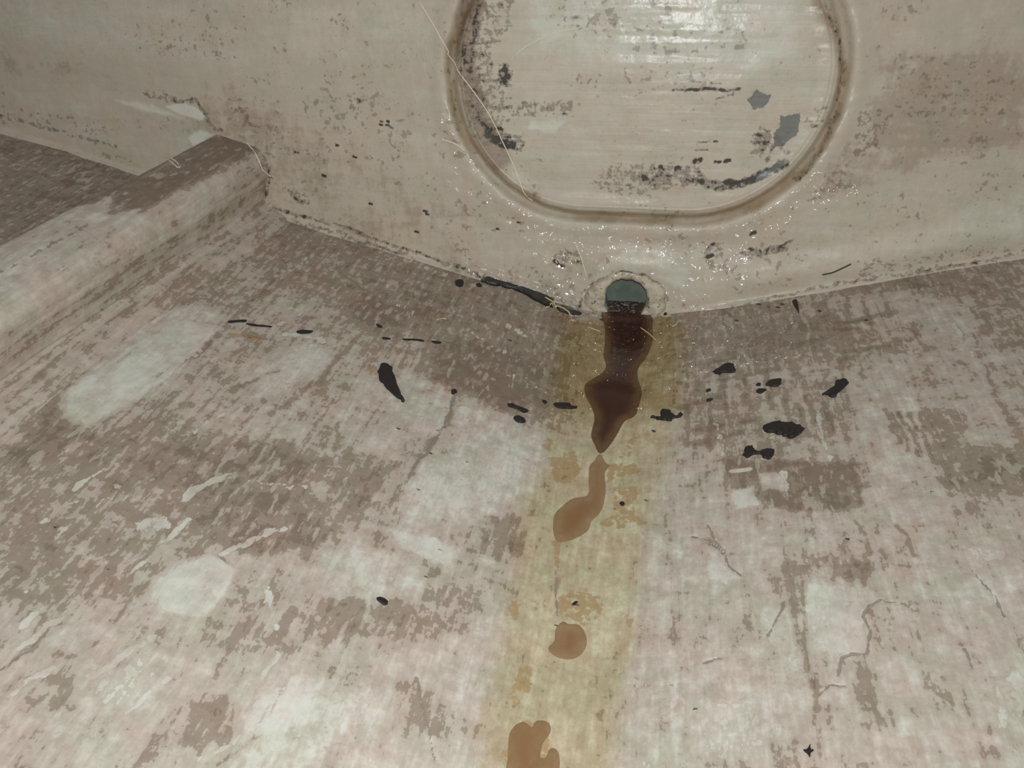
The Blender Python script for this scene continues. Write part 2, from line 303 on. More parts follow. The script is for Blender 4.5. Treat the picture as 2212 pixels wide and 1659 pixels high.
WALL_MARKS = [
  ('g','p',(-5005,1647,-3807,1562,-2916,823,-1274,387,-1267,676,-2339,1156,-3033,1573,-4141,1821,-4931,1881),0,0.52,219),
  ('g','p',(-2870,1141,-409,434,-396,68,-2932,713),0,0.5,147),
  ('g','p',(-4831,2202,-1557,2190,-1573,1870,-2997,1798,-4901,1979),0,0.3,168),
  ('g','p',(1492,1862,2331,1869,2456,1377,1890,1275,1509,1470),0,0.6,111),
  ('g','p',(1356,1350,1702,1503,1934,1067,1536,832,1243,948),0,0.56,105),
  ('g','p',(936,708,1508,989,2478,1292,2584,878,1565,672),0,0.34,121),
  ('g','p',(465,584,1426,582,2545,1028,2623,723,1750,499,436,195),0,0.25,51),
  ('g','p',(-246,299,-167,464,33,545,238,521,449,410,430,249,254,328,-59,381),0,0.12,28),
  ('g','p',(-2311,1423,-2087,1492,-1254,1220,-1118,1025,-1398,1083,-1851,1302),0,0.3,55),
  ('g','p',(-1412,670,-554,568,-546,281,-1274,387),0,0.36,108),
  ('g','p',(-3598,1472,-3431,1488,-3305,1437,-3298,1363,-3447,1400),0,-0.1,14),
  ('g','p',(-3440,1230,-3349,1301,-3237,1269,-3410,1179),0,0,15),
  ('g','p',(-4018,1508,-3708,1470,-3451,1383,-3833,1444),0,0.1,22),
  ('d','p',(-3787,1562,-3605,1591,-3531,1533,-3326,1529,-3307,1487,-3509,1487,-3737,1519),0,0.62,22),
  ('d','l',(-3328,1520,-3285,1437,-3244,1344,-3164,1288),40,0.66,18),
  ('d','l',(-3512,2137,-3518,2014,-3571,1889),27,0.4,17),
  ('d','l',(-3052,1458,-2940,1444,-2934,1361,-2882,1328),43,0.6,21),
  ('d','p',(-4942,1441,-4406,1416,-4062,1319,-4169,1212,-4696,1270,-5092,1368,-5026,1578),0,0.42,96),
  ('d','p',(-2836,1379,-2514,1253,-2417,1120,-2726,1076),0,0.4,72),
  ('d','p',(-2710,902,-2525,837,-2421,734,-2611,762),0,0.6,37),
  ('d','p',(-2846,1038,-2784,1040,-2829,826,-2902,751),0,0.75,19),
  ('d','p',(-4093,2013,-3041,1984,-2928,1767,-3525,1794),0,0.4,138),
  ('d','p',(-2407,2164,-2031,2134,-1980,1927,-2389,2016),0,0.36,80),
  ('d','p',(-2116,1571,-1976,1542,-2055,1444,-2124,1475),0,0.55,27),
  ('d','l',(-1877,1393,-1859,1390),20,0.95,7),
  ('d','l',(-1826,1397,-1809,1394),20,0.95,7),
  ('d','l',(-1882,1367,-1864,1364),20,0.95,7),
  ('d','l',(-1832,1368,-1814,1365),20,0.95,7),
  ('d','l',(-1801,1353,-1783,1350),20,0.95,7),
  ('d','l',(-2237,1210,-2219,1207),21,0.95,7),
  ('d','l',(-2103,1136,-2085,1133),21,0.95,7),
  ('d','l',(-1570,748,-1552,745),22,0.95,7),
  ('d','l',(-1557,727,-1538,724),22,0.95,7),
  ('d','l',(-2006,786,-1987,784),22,0.95,7),
  ('d','l',(-2572,1150,-2553,1147),22,0.95,7),
  ('d','l',(-2364,984,-2345,981),22,0.95,7),
  ('d','l',(-1645,587,-1626,585),22,0.95,7),
  ('d','l',(-1004,635,-987,632),21,0.95,7),
  ('d','l',(-844,695,-827,692),21,0.95,7),
  ('w','l',(-1118,2175,-1233,2076,-1320,1916,-1355,1751,-1331,1537,-1251,1323,-1082,1126,-874,960,-630,821,-387,763,119,758,541,796,878,901,1153,1132,1268,1348,1307,1553,1288,1778,1185,2022,1061,2181,1069,2220,798,2499,360,2658,-3,2665,-376,2660,-801,2520,-1082,2250),60,0.62,48),
  ('d','l',(1112,2128,1217,1996,1288,1778,1307,1553,1268,1348,1167,1139,1102,1068),35,0.6,23),
  ('d','l',(-1355,1751,-1331,1537,-1285,1348),39,0.45,26),
  ('b','l',(-1118,2175,-1233,2076,-1320,1916,-1355,1751,-1331,1537,-1251,1323,-1082,1126,-874,960,-630,821,-387,763,119,758,541,796,878,901,1153,1132,1268,1348,1307,1553,1288,1778,1185,2022,1061,2181,1069,2220,798,2499,360,2658,-3,2665,-376,2660,-801,2520,-1082,2250),48,0.4,36),
  ('d','l',(-1167,2161,-1212,1872,-1184,1601,-1097,1321),158,0.56,44),
  ('d','p',(-1133,2245,-880,2243,-879,2019,-1041,1873,-1172,1902),0,0.52,49),
  ('d','l',(-1227,1931,-1202,1693,-1173,1446),45,0.7,26),
  ('d','l',(-1124,1754,-1111,1541),32,0.66,19),
  ('d','p',(-1009,1695,-992,1755,-927,1786,-884,1726,-910,1651,-960,1650),0,0.85,28),
  ('d','p',(-1107,1784,-878,1816,-876,1514,-1078,1479),0,0.5,51),
  ('d','p',(-1094,1525,-843,1561,-451,1552,-463,1460,-809,1437,-1078,1463),0,0.58,38),
  ('d','p',(-1123,1377,-977,1399,-875,1300,-827,1199,-960,1221,-1080,1289),0,0.9,26),
  ('d','p',(-909,1325,-775,1360,-807,1183,-875,1197),0,0.6,26),
  ('d','p',(-328,970,-268,1119,215,1181,346,1138,297,976,-25,915),0,0.5,39),
  ('d','l',(416,1045,572,1012,755,1037,902,1121,1006,1183),63,0.85,22),
  ('d','p',(27,1112,407,1171,546,1049,424,997,68,1000),0,0.62,26),
  ('d','l',(408,1174,442,1182),44,1.0,13),
  ('d','l',(551,1169,576,1176),31,1.0,12),
  ('d','l',(618,1181,644,1188),34,1.0,12),
  ('d','l',(287,1126,312,1134),32,1.0,13),
  ('d','l',(178,1133,195,1139),22,1.0,13),
  ('d','l',(846,693,868,701),29,1.0,13),
  ('d','l',(582,504,607,512),34,1.0,13),
  ('d','l',(586,590,604,598),23,1.0,13),
  ('d','l',(853,569,875,577),30,1.0,13),
  ('k','p',(923,1303,951,1488,1045,1513,1052,1384,989,1305),0,0.9,36),
  ('k','p',(728,1592,767,1636,824,1605,856,1612,824,1541,760,1529),0,0.9,29),
  ('d','p',(776,1213,781,1366,839,1433,902,1368,866,1231),0,0.66,54),
  ('d','l',(885,1201,942,1339,1015,1251),42,0.6,30),
  ('k','l',(855,1076,993,1189),37,0.7,18),
  ('d','l',(211,1631,421,1643,655,1649),21,0.85,12),
  ('d','l',(318,1694,531,1685),15,0.8,9),
  ('d','l',(508,1589,620,1620),18,0.8,9),
  ('d','l',(412,1302,554,1315),12,0.75,9),
  ('d','l',(405,1252,493,1251),16,0.7,9),
  ('d','p',(1069,1491,1230,1580,1224,1435,1116,1374),0,0.5,35),
  ('d','p',(-690,2132,-162,2076,86,1993,-592,1991),0,0.4,53),
  ('d','p',(-490,1760,-268,1748,-293,1615,-454,1642),0,0.4,55),
  ('g','p',(-753,2187,880,2181,984,1859,353,1711,-653,1876),0,0.12,145),
  ('g','p',(-748,1846,790,1573,711,1242,-571,1206,-844,1606),0,0.34,155),
  ('g','p',(-742,1423,-511,1422,-575,1349,-775,1360),0,0.08,19),
  ('g','p',(-569,1142,808,963,568,840,-459,848,-737,1038),0,0.42,66),
  ('d','p',(-586,442,-500,518,-359,490,-337,384,-478,394),0,0.62,35),
  ('d','l',(-567,407,-478,376),25,0.9,14),
  ('d','p',(763,548,951,591,1132,657,1114,566,866,502),0,0.66,30),
  ('d','l',(1016,584,1118,650),19,0.8,10),
  ('d','p',(468,550,657,627,753,357,581,417),0,0.5,40),
  ('d','l',(-356,63,-322,192,-210,293,-57,353,115,348,259,263,323,115),25,0.66,14),  # shadow of the overhang above the drain collar, painted as a dark arch
  ('d','l',(-40,357,19,354),32,1.0,11),
  ('d','p',(-908,407,-404,289,-397,105,-980,293),0,0.4,44),
  ('d','p',(-2624,653,-1646,405,-1648,367,-2629,616),0,0.6,30),
  ('d','p',(1588,540,2623,723,2647,629,1615,390),0,0.42,31),
  ('d','p',(1482,1916,2313,1816,2428,1490,1816,1361,1477,1641),0,0.38,110),
  ('d','p',(1412,1526,1665,1545,1604,1267,1406,1232),0,0.48,58),
  ('d','p',(1248,1104,1488,1264,1448,987,1187,914),0,0.46,49),
  ('wet','p',(-1421,1441,-839,867,-558,707,769,766,1268,1167,1597,993,913,640,893,295,315,3,-392,-46,-618,277,-908,622,-1403,948),0,1.0,135),
  ('wet','p',(-1274,387,-399,142,-393,-8,-1278,201),0,0.8,74),
  ('d','l',(347,31,648,103,971,200,1313,306,1614,393,2057,486,2366,569,2639,661),26,0.62,20),
  ('d','l',(-2849,735,-2622,671,-2241,604,-1832,469,-1423,354,-1091,257,-724,159,-360,62),34,0.68,22),
  ('d','l',(-5094,1360,-4852,1316,-4494,1239,-4102,1149),39,0.6,23),
  ('wet','p',(-755,2297,1004,2285,1085,1941,-178,1821),0,0.24,170),
  ('g','l',(-1166,2189,-1222,1872,-1191,1601,-1097,1321,-978,1162),128,0.86,58),
  ('d','l',(-1071,2104,-1090,1873,-1043,1603,-960,1356),157,0.56,44),
  ('d','l',(-1119,2132,-1164,1931,-1181,1753,-1151,1540,-1096,1352),51,0.72,32),
  ('b','l',(-1134,2189,-1199,1872,-1170,1601,-1046,1290),158,0.62,51),
]
PUDDLES = {
  'main': (-183,8,-138,-175,-115,-411,-110,-588,-80,-713,-100,-813,-160,-915,-198,-1003,-180,-1115,-130,-1226,-101,-1342,-105,-1510,-73,-1601,-43,-1665,-8,-1614,37,-1481,76,-1337,138,-1275,160,-1140,166,-1008,133,-839,131,-723,184,-572,215,-361,209,-192,195,24),
  'mid': (-41,-1682,-8,-1753,16,-1774,-5,-1844,13,-1992,5,-2143,-40,-2241,-53,-2313,-102,-2377,-152,-2418,-192,-2431,-216,-2379,-229,-2263,-198,-2180,-147,-2099,-70,-2047,-77,-1931,-86,-1812,-62,-1747),
  'drop': (-101,-2928,-74,-2934,-27,-2930,8,-2983,11,-3046,-19,-3095,-64,-3114,-110,-3108,-141,-3084,-120,-3036,-123,-2973),
  'low': (-204,-3764,-222,-3623,-234,-3519,-198,-3462,-154,-3476,-141,-3442,-100,-3436,-87,-3470,-109,-3525,-111,-3584,-81,-3586,-69,-3545,-44,-3550,-30,-3613,-26,-3722),
}
FLAKES = [
  ("black flake lying just right of the brown puddle's glittering stretch, topmost on that side",1.6,(621,-864,657,-821,716,-784,757,-823,753,-894,680,-888,659,-906,629,-882)),
  ('small oval black flake with a faint brown tail, right half of the floor',1.4,(927,-1092,942,-1048,983,-1032,1020,-1040,1015,-1086,984,-1114)),
  ('tiny black crumb touching the upper left of the small oval flake',0.8,(870,-1075,880,-1051,898,-1055,894,-1085)),
  ('leaf-shaped black crumb just below the small oval flake',1.0,(869,-1132,888,-1116,927,-1135,895,-1168,872,-1153)),
  ('slanting black flake with a rusty halo, rightmost on the floor',1.8,(1228,-1245,1298,-1172,1316,-1131,1342,-1112,1377,-1125,1369,-1178,1310,-1243,1296,-1273,1269,-1287,1254,-1255)),
  ('largest black flake on the right half of the floor, wedge-shaped',2.0,(884,-1504,957,-1472,994,-1492,1050,-1520,1089,-1558,1067,-1601,1033,-1633,1006,-1642,975,-1615,942,-1584,899,-1564)),
  ('black bow-tie shaped flake below the largest flake on the right',1.5,(753,-1748,766,-1729,763,-1700,787,-1674,815,-1687,818,-1713,846,-1729,880,-1718,912,-1731,914,-1768,885,-1804,856,-1780,846,-1754,808,-1756,780,-1776)),
  ('upper of two tiny black dashes between the puddle and the oval flake',0.7,(573,-1089,577,-1064,599,-1058,601,-1084)),
  ('lower of two tiny black dashes between the puddle and the oval flake',0.7,(574,-1191,580,-1167,610,-1168,612,-1184,585,-1198)),
  ('long black flake close to the left edge of the dark puddle',1.2,(-371,-1305,-359,-1280,-277,-1248,-257,-1265,-222,-1260,-242,-1289,-306,-1322,-350,-1326)),
  ('ragged black flake with a thin tail close to the right edge of the dark puddle',1.5,(235,-1309,258,-1297,303,-1308,296,-1248,318,-1232,354,-1247,369,-1289,394,-1318,413,-1287,433,-1309,413,-1335,383,-1340,364,-1361,331,-1356,284,-1335)),
  ('tiny black crumb left of the long flake beside the puddle',0.7,(-445,-1306,-439,-1287,-414,-1296,-421,-1325)),
  ('large teardrop-shaped black flake alone on the left half of the floor',2.4,(-1451,-1453,-1445,-1390,-1398,-1388,-1363,-1444,-1316,-1529,-1272,-1608,-1229,-1665,-1235,-1683,-1290,-1652,-1343,-1609,-1385,-1575,-1425,-1523)),
  ('square black crumb right of the large teardrop flake',1.0,(-993,-1453,-969,-1431,-955,-1465,-977,-1491)),
  ('slim black flake above a round one, left of the puddle',1.0,(-641,-1432,-609,-1416,-592,-1428,-535,-1425,-508,-1443,-526,-1475,-565,-1465,-602,-1457,-627,-1460)),
  ('round black flake just under a slim one, left of the puddle',1.4,(-581,-1552,-564,-1520,-522,-1529,-510,-1566,-539,-1580,-565,-1578)),
  ('lone black crumb on the pale floor at lower left',1.2,(-927,-3086,-911,-3069,-881,-3072,-875,-3091,-892,-3102)),
  ('star-shaped black crumb near the bottom right of the floor',1.2,(866,-3491,879,-3488,891,-3469,892,-3487,901,-3492,890,-3500,885,-3518,878,-3502)),
  ('black bead left of the sludge strip under the left seam',1.4,(-1296,-109,-1251,-72,-1225,-151,-1267,-184)),
  ('smaller black bead touching the left tip of the sludge strip',1.0,(-1144,-81,-1123,-45,-1098,-77,-1121,-106)),
  ('black drop-shaped crumb just below the right seam',0.9,(1182,-60,1211,-48,1213,-119,1208,-247,1193,-134)),
  ('tiny black speck inside the mottled stain right of the thin brown puddle',0.8,(101,-2085,118,-2073,131,-2096,118,-2110)),
  ('flat black sliver at the foot of the right seam',0.8,(1317,46,1358,60,1395,62,1391,27,1335,18)),
  ('thick dark dash on the left floor near the stringer',0.9,(-2040,-1293,-2009,-1264,-1953,-1244,-1963,-1280,-2015,-1315)),
  ('longer thin dark sliver on the left floor near the stringer',0.6,(-2337,-1358,-2273,-1334,-2206,-1308,-2202,-1323,-2272,-1357,-2328,-1371)),
  ('shorter thin dark sliver on the left floor near the stringer',0.6,(-2445,-1384,-2405,-1349,-2360,-1323,-2353,-1350,-2398,-1375,-2431,-1400)),
  ('left dash of a broken dark line above the teardrop flake',0.6,(-1542,-1102,-1498,-1084,-1492,-1104,-1531,-1120)),
  ('middle and longest dash of a broken dark line above the teardrop flake',0.6,(-1418,-1051,-1361,-1020,-1292,-1000,-1293,-1019,-1361,-1044,-1408,-1064)),
  ('right dash of a broken dark line above the teardrop flake',0.6,(-1245,-986,-1212,-968,-1184,-965,-1188,-986,-1228,-1001)),
  ('small dark crumb above the left dash of the broken line',0.7,(-1629,-973,-1606,-966,-1581,-983,-1601,-1001)),
  ('black clump against the right end of the drain collar',2.2,(239,113,280,148,312,109,324,32,298,-12,255,35)),
  ('tiny black speck beside the patchy stain above the round brown drop',0.7,(-74,-2813,-59,-2790,-47,-2793,-62,-2818)),
]
SLUDGE = {
  'main': (-1112,20,-1029,112,-972,140,-900,95,-785,85,-644,51,-552,13,-550,-77,-626,-68,-757,-16,-887,23,-1007,5,-1068,-1),
  'tail': (-520,-60,-460,-49,-339,-49,-341,-87,-410,-109,-478,-103),
}
STRANDS = [
  ('glass_fibre','long pale hair-thin fibre curving across the left rim of the oval panel','fibre','w',(-1544,2190,-1358,1898,-1337,1827,-1161,1605,-1049,1449,-972,1302,-900,1162,-831,1010,-785,898,-736,853),0.32,'p'),
  ('glass_fibre','short pale fibre hooked into the lower left of the groove','fibre','w',(-1424,1281,-1306,1249,-1238,1198,-1204,1154),0.4,'p'),
  ('glass_fibre','pale arching fibre stuck on the upper left face of the oval panel','fibre','w',(-902,1810,-815,1889,-622,1979,-414,2022),0.3,'p'),
  ('glass_fibre','pale fibre running down the wall to the left side of the drain collar','fibre','w',(-406,564,-375,491,-357,453,-328,365,-304,291),0.35,'p'),
  ('straw','pale straw lying across the end of the black sludge strip','straw','f',(-617,-33,-530,-66,-454,-97,-388,-148),0.45,'s'),
  ('straw','short pale straw pointing left from the end of the sludge strip','straw','f',(-596,-126,-555,-88,-507,-75),0.5,'s'),
  ('straw','short bent straw on the floor to the lower right of the drain','straw','f',(355,-198,381,-177,404,-120),0.4,'s'),
  ('straw','pale straw sticking out from the right side of the drain mouth','straw','f',(191,25,243,14,299,-29,346,-27),0.45,'s'),
  ('straw','thin straw on the wet floor left of the puddle neck','straw','f',(-261,-245,-207,-261,-164,-276),0.35,'s'),
  ('straw','thin straw floating on the right side of the dark puddle below the drain','straw','f',(124,-178,185,-269,244,-366),0.35,'s'),
  ('twig','thin dark twig resting on the wall fillet right of the drain','twig','w',(1372,423,1432,440,1478,466,1550,514),0.4,'d'),
  ('glass_fibre','pale looped fibre on the outer edge of the stringer top','fibre','t',(-3343,-300,-3250,-352,-3142,-431,-3146,-461,-3257,-383),0.3,'p'),
  ('glass_fibre','pale fibre curling along the stringer end beside the wall','fibre','t',(-3117,312,-2985,229,-2827,93,-2671,-68),0.4,'p'),
  ('straw','pale speck of straw on the brown left floor under the seam','straw','f',(-1279,-728,-1251,-685,-1220,-675),0.4,'s'),
]

# ------------------------------------------------------------------ hull shape
TILT = math.radians(10.0); CT, ST = math.cos(TILT), math.sin(TILT)     # the transom leans back 10 degrees
TD = math.tan(math.radians(14.0)); AR = 0.018                           # V bottom, 14 degrees, rounded at the keel
OVX, OVV, OVR, OVL = -0.001, 0.171, 0.0955, 0.0365                      # oval panel on the transom
DRX, DRV, DRR = -0.0003, 0.0150, 0.0166                                 # drain hole
def fz(x): return TD * (np.sqrt(x * x + AR * AR) - AR)
def wall_point(x, v, h): return np.stack([x, v * ST - h * CT, v * CT + h * ST], -1)
def sstep(a, b, x):
    t = np.clip((x - a) / (b - a), 0, 1); return t * t * (3 - 2 * t)

_rng = np.random.RandomState(11); _lat = _rng.rand(256, 256)
def vnoise(x, y):
    xi = np.floor(x).astype(int); yi = np.floor(y).astype(int); fx = x - xi; fy = y - yi
    fx = fx * fx * (3 - 2 * fx); fy = fy * fy * (3 - 2 * fy)
    a = _lat[xi % 256, yi % 256]; b = _lat[(xi + 1) % 256, yi % 256]; c = _lat[xi % 256, (yi + 1) % 256]; d = _lat[(xi + 1) % 256, (yi + 1) % 256]
    return (a * (1 - fx) + b * fx) * (1 - fy) + (c * (1 - fx) + d * fx) * fy - 0.5
def fbm(x, y, n=4):
    s = 0; a = 1.0
    for i in range(n):
        s = s + a * vnoise(x + 17.3 * i, y + 9.1 * i); x = x * 2.03; y = y * 2.03; a *= .5
    return s

def seg_dist(X, Y, P, closed):
    d = np.full(X.shape, 1e9); n = len(P)
    for i in range(n if closed else n - 1):
        ax, ay = P[i]; bx, by = P[(i + 1) % n]
        ex, ey = bx - ax, by - ay; L = ex * ex + ey * ey + 1e-15
        t = np.clip(((X - ax) * ex + (Y - ay) * ey) / L, 0, 1)
        d = np.minimum(d, (X - ax - t * ex) ** 2 + (Y - ay - t * ey) ** 2)
    return np.sqrt(d)
def poly_sd(X, Y, P):                                                   # negative inside
    ins = np.zeros(X.shape, bool); n = len(P)
    for i in range(n):
        ax, ay = P[i]; bx, by = P[(i + 1) % n]
        if ay == by: continue
        c = ((ay > Y) != (by > Y)) & (X < (bx - ax) * (Y - ay) / (by - ay) + ax)
        ins ^= c
    d = seg_dist(X, Y, P, True)
    return np.where(ins, -d, d)
def pts(t): return [(t[i] * 1e-4, t[i + 1] * 1e-4) for i in range(0, len(t), 2)]
def smooth_poly(P, n=5):
    out = []; N = len(P)
    for i in range(N):
        p0, p1, p2, p3 = [np.array(P[(i + k) % N]) for k in (-1, 0, 1, 2)]
        for j in range(n):
            t = j / n
            out.append(tuple(.5 * (2 * p1 + (p2 - p0) * t + (2 * p0 - 5 * p1 + 4 * p2 - p3) * t * t + (3 * p1 - p0 - 3 * p2 + p3) * t ** 3)))
    return out
ATTRS = ('g', 'd', 'b', 'y', 'w', 'k', 'h', 'p', 'wet')
def paint(X, Y, marks, base):
    A = {a: np.full(X.shape, base.get(a, 0.0)) for a in ATTRS}
    wx = X + .0022 * fbm(X * 140, Y * 140, 3); wy = Y + .0022 * fbm(X * 140 + 40, Y * 140 + 7, 3)   # ragged outlines
    for a, k, t, w, val, fe in marks:
        P = pts(t); w *= 1e-4; fe *= 1e-4
        xs = [p[0] for p in P]; ys = [p[1] for p in P]; mg = w + fe + .003
        sel = (X > min(xs) - mg) & (X < max(xs) + mg) & (Y > min(ys) - mg) & (Y < max(ys) + mg)
        if not sel.any(): continue
        if fe < .0012: sx, sy = X[sel] + .35 * (wx - X)[sel], Y[sel] + .35 * (wy - Y)[sel]
        else: sx, sy = wx[sel], wy[sel]
        sd = poly_sd(sx, sy, P) if k == 'p' else seg_dist(sx, sy, P, False) - w / 2
        mk = sstep(fe, -fe * .6, sd)
        cur = A[a][sel]
        A[a][sel] = cur + (val - cur) * mk if a in 'gh' else np.maximum(cur, val * mk)
    return A

# ------------------------------------------------------------------ mesh helpers
def new_obj(name, verts, faces, mat, parent=None, smooth=True):
    me = bpy.data.meshes.new(name); me.from_pydata([tuple(v) for v in verts], [], faces); me.update()
    if smooth: me.polygons.foreach_set('use_smooth', [True] * len(me.polygons))
    if mat: me.materials.append(mat)
    o = bpy.data.objects.new(name, me); COL.objects.link(o)
    if parent: o.parent = parent; o.matrix_parent_inverse = parent.matrix_world.inverted()
    return o
def grid_obj(name, V, mat, attrs=None, keep=None, parent=None, flip=False):
    """V: (rows, cols, 3) array -> one smooth mesh with float attributes"""
    R, Cn = V.shape[:2]
    idx = np.arange(R * Cn).reshape(R, Cn)
    q = np.stack([idx[:-1, :-1], idx[:-1, 1:], idx[1:, 1:], idx[1:, :-1]], -1).reshape(-1, 4)
    if flip: q = q[:, ::-1]
    if keep is not None: q = q[keep.reshape(-1)]
    used = np.unique(q); remap = np.full(R * Cn, -1); remap[used] = np.arange(len(used)); q = remap[q]
    co = V.reshape(-1, 3)[used]
    me = bpy.data.meshes.new(name)
    me.vertices.add(len(co)); me.vertices.foreach_set('co', co.astype(np.float32).ravel())
    me.loops.add(q.size); me.loops.foreach_set('vertex_index', q.astype(np.int32).ravel())
    me.polygons.add(len(q)); me.polygons.foreach_set('loop_start', np.arange(0, q.size, 4, dtype=np.int32))
    me.polygons.foreach_set('use_smooth', np.ones(len(q), bool))
    me.update(calc_edges=True)
    for a, arr in (attrs or {}).items():
        at = me.attributes.new(a, 'FLOAT', 'POINT'); at.data.foreach_set('value', arr.reshape(-1)[used].astype(np.float32))
    me.materials.append(mat)
    o = bpy.data.objects.new(name, me); COL.objects.link(o)
    if parent: o.parent = parent; o.matrix_parent_inverse = parent.matrix_world.inverted()
    return o
def tag(o, label, cat, group=None):
    o['label'] = label; o['category'] = cat
    if group: o['group'] = group
    return o
def empty(name, loc):
    o = bpy.data.objects.new(name, None); COL.objects.link(o); o.location = loc; o.empty_display_size = .01
    bpy.context.view_layer.update(); return o

# ------------------------------------------------------------------ materials
def lin(r, g, b):
    f = lambda c: (c / 255 / 12.92) if c / 255 <= .04045 else ((c / 255 + .055) / 1.055) ** 2.4
    return (f(r), f(g), f(b), 1)
class N:
    def __init__(s, name):
        s.m = bpy.data.materials.new(name); s.m.use_nodes = True; s.t = s.m.node_tree
        s.b = s.t.nodes['Principled BSDF']; s.co = s.new('ShaderNodeTexCoord').outputs['Object']
    def new(s, k, **kw):
        n = s.t.nodes.new(k)
        for a, v in kw.items(): setattr(n, a, v)
        return n
    def set(s, sock, v):
        if isinstance(v, bpy.types.NodeSocket): s.t.links.new(v, sock)
        elif v is not None: sock.default_value = v
    def attr(s, name): return s.new('ShaderNodeAttribute', attribute_name=name).outputs['Fac']
    def noise(s, scale, stretch=None, detail=4, rough=.55, off=(0, 0, 0), rot=(0, 0, 0), dist=0):
        mp = s.new('ShaderNodeMapping'); s.set(mp.inputs[0], s.co); mp.inputs['Location'].default_value = off
        mp.inputs['Rotation'].default_value = rot; mp.inputs['Scale'].default_value = stretch or (1, 1, 1)
        n = s.new('ShaderNodeTexNoise'); s.set(n.inputs['Vector'], mp.outputs[0])
        n.inputs['Scale'].default_value = scale; n.inputs['Detail'].default_value = detail; n.inputs['Roughness'].default_value = rough; n.inputs['Distortion'].default_value = dist
        return n.outputs['Fac']
    def math(s, op, a, b=None, c=None, clamp=False):
        n = s.new('ShaderNodeMath', operation=op, use_clamp=clamp)
        for i, v in enumerate((a, b, c)): s.set(n.inputs[i], v)
        return n.outputs[0]
    def add(s, *a):
        r = a[0]
        for x in a[1:]: r = s.math('ADD', r, x)
        return r
    def mul(s, a, b): return s.math('MULTIPLY', a, b)
    def cen(s, n, amp): return s.math('MULTIPLY_ADD', n, amp, -.5 * amp)
    def ramp(s, v, a, b, lo=0., hi=1.):
        n = s.new('ShaderNodeMapRange', interpolation_type='SMOOTHSTEP' if b > a else 'LINEAR', clamp=True)
        s.set(n.inputs[0], v); n.inputs[1].default_value = a; n.inputs[2].default_value = b; n.inputs[3].default_value = lo; n.inputs[4].default_value = hi
        return n.outputs[0]
    def mix(s, f, a, b, blend='MIX'):
        n = s.new('ShaderNodeMix', data_type='RGBA', blend_type=blend)
        s.set(n.inputs['Factor'], f); s.set(n.inputs['A'], a); s.set(n.inputs['B'], b)
        return n.outputs['Result']
    def bump(s, h, strength, dist=.001, normal=None):
        n = s.new('ShaderNodeBump'); n.inputs['Strength'].default_value = strength; n.inputs['Distance'].default_value = dist
        s.set(n.inputs['Height'], h); s.set(n.inputs['Normal'], normal)
        return n.outputs[0]
    def p(s, **kw):
        for k, v in kw.items(): s.set(s.b.inputs[k.replace('_', ' ')], v)
        return s.m

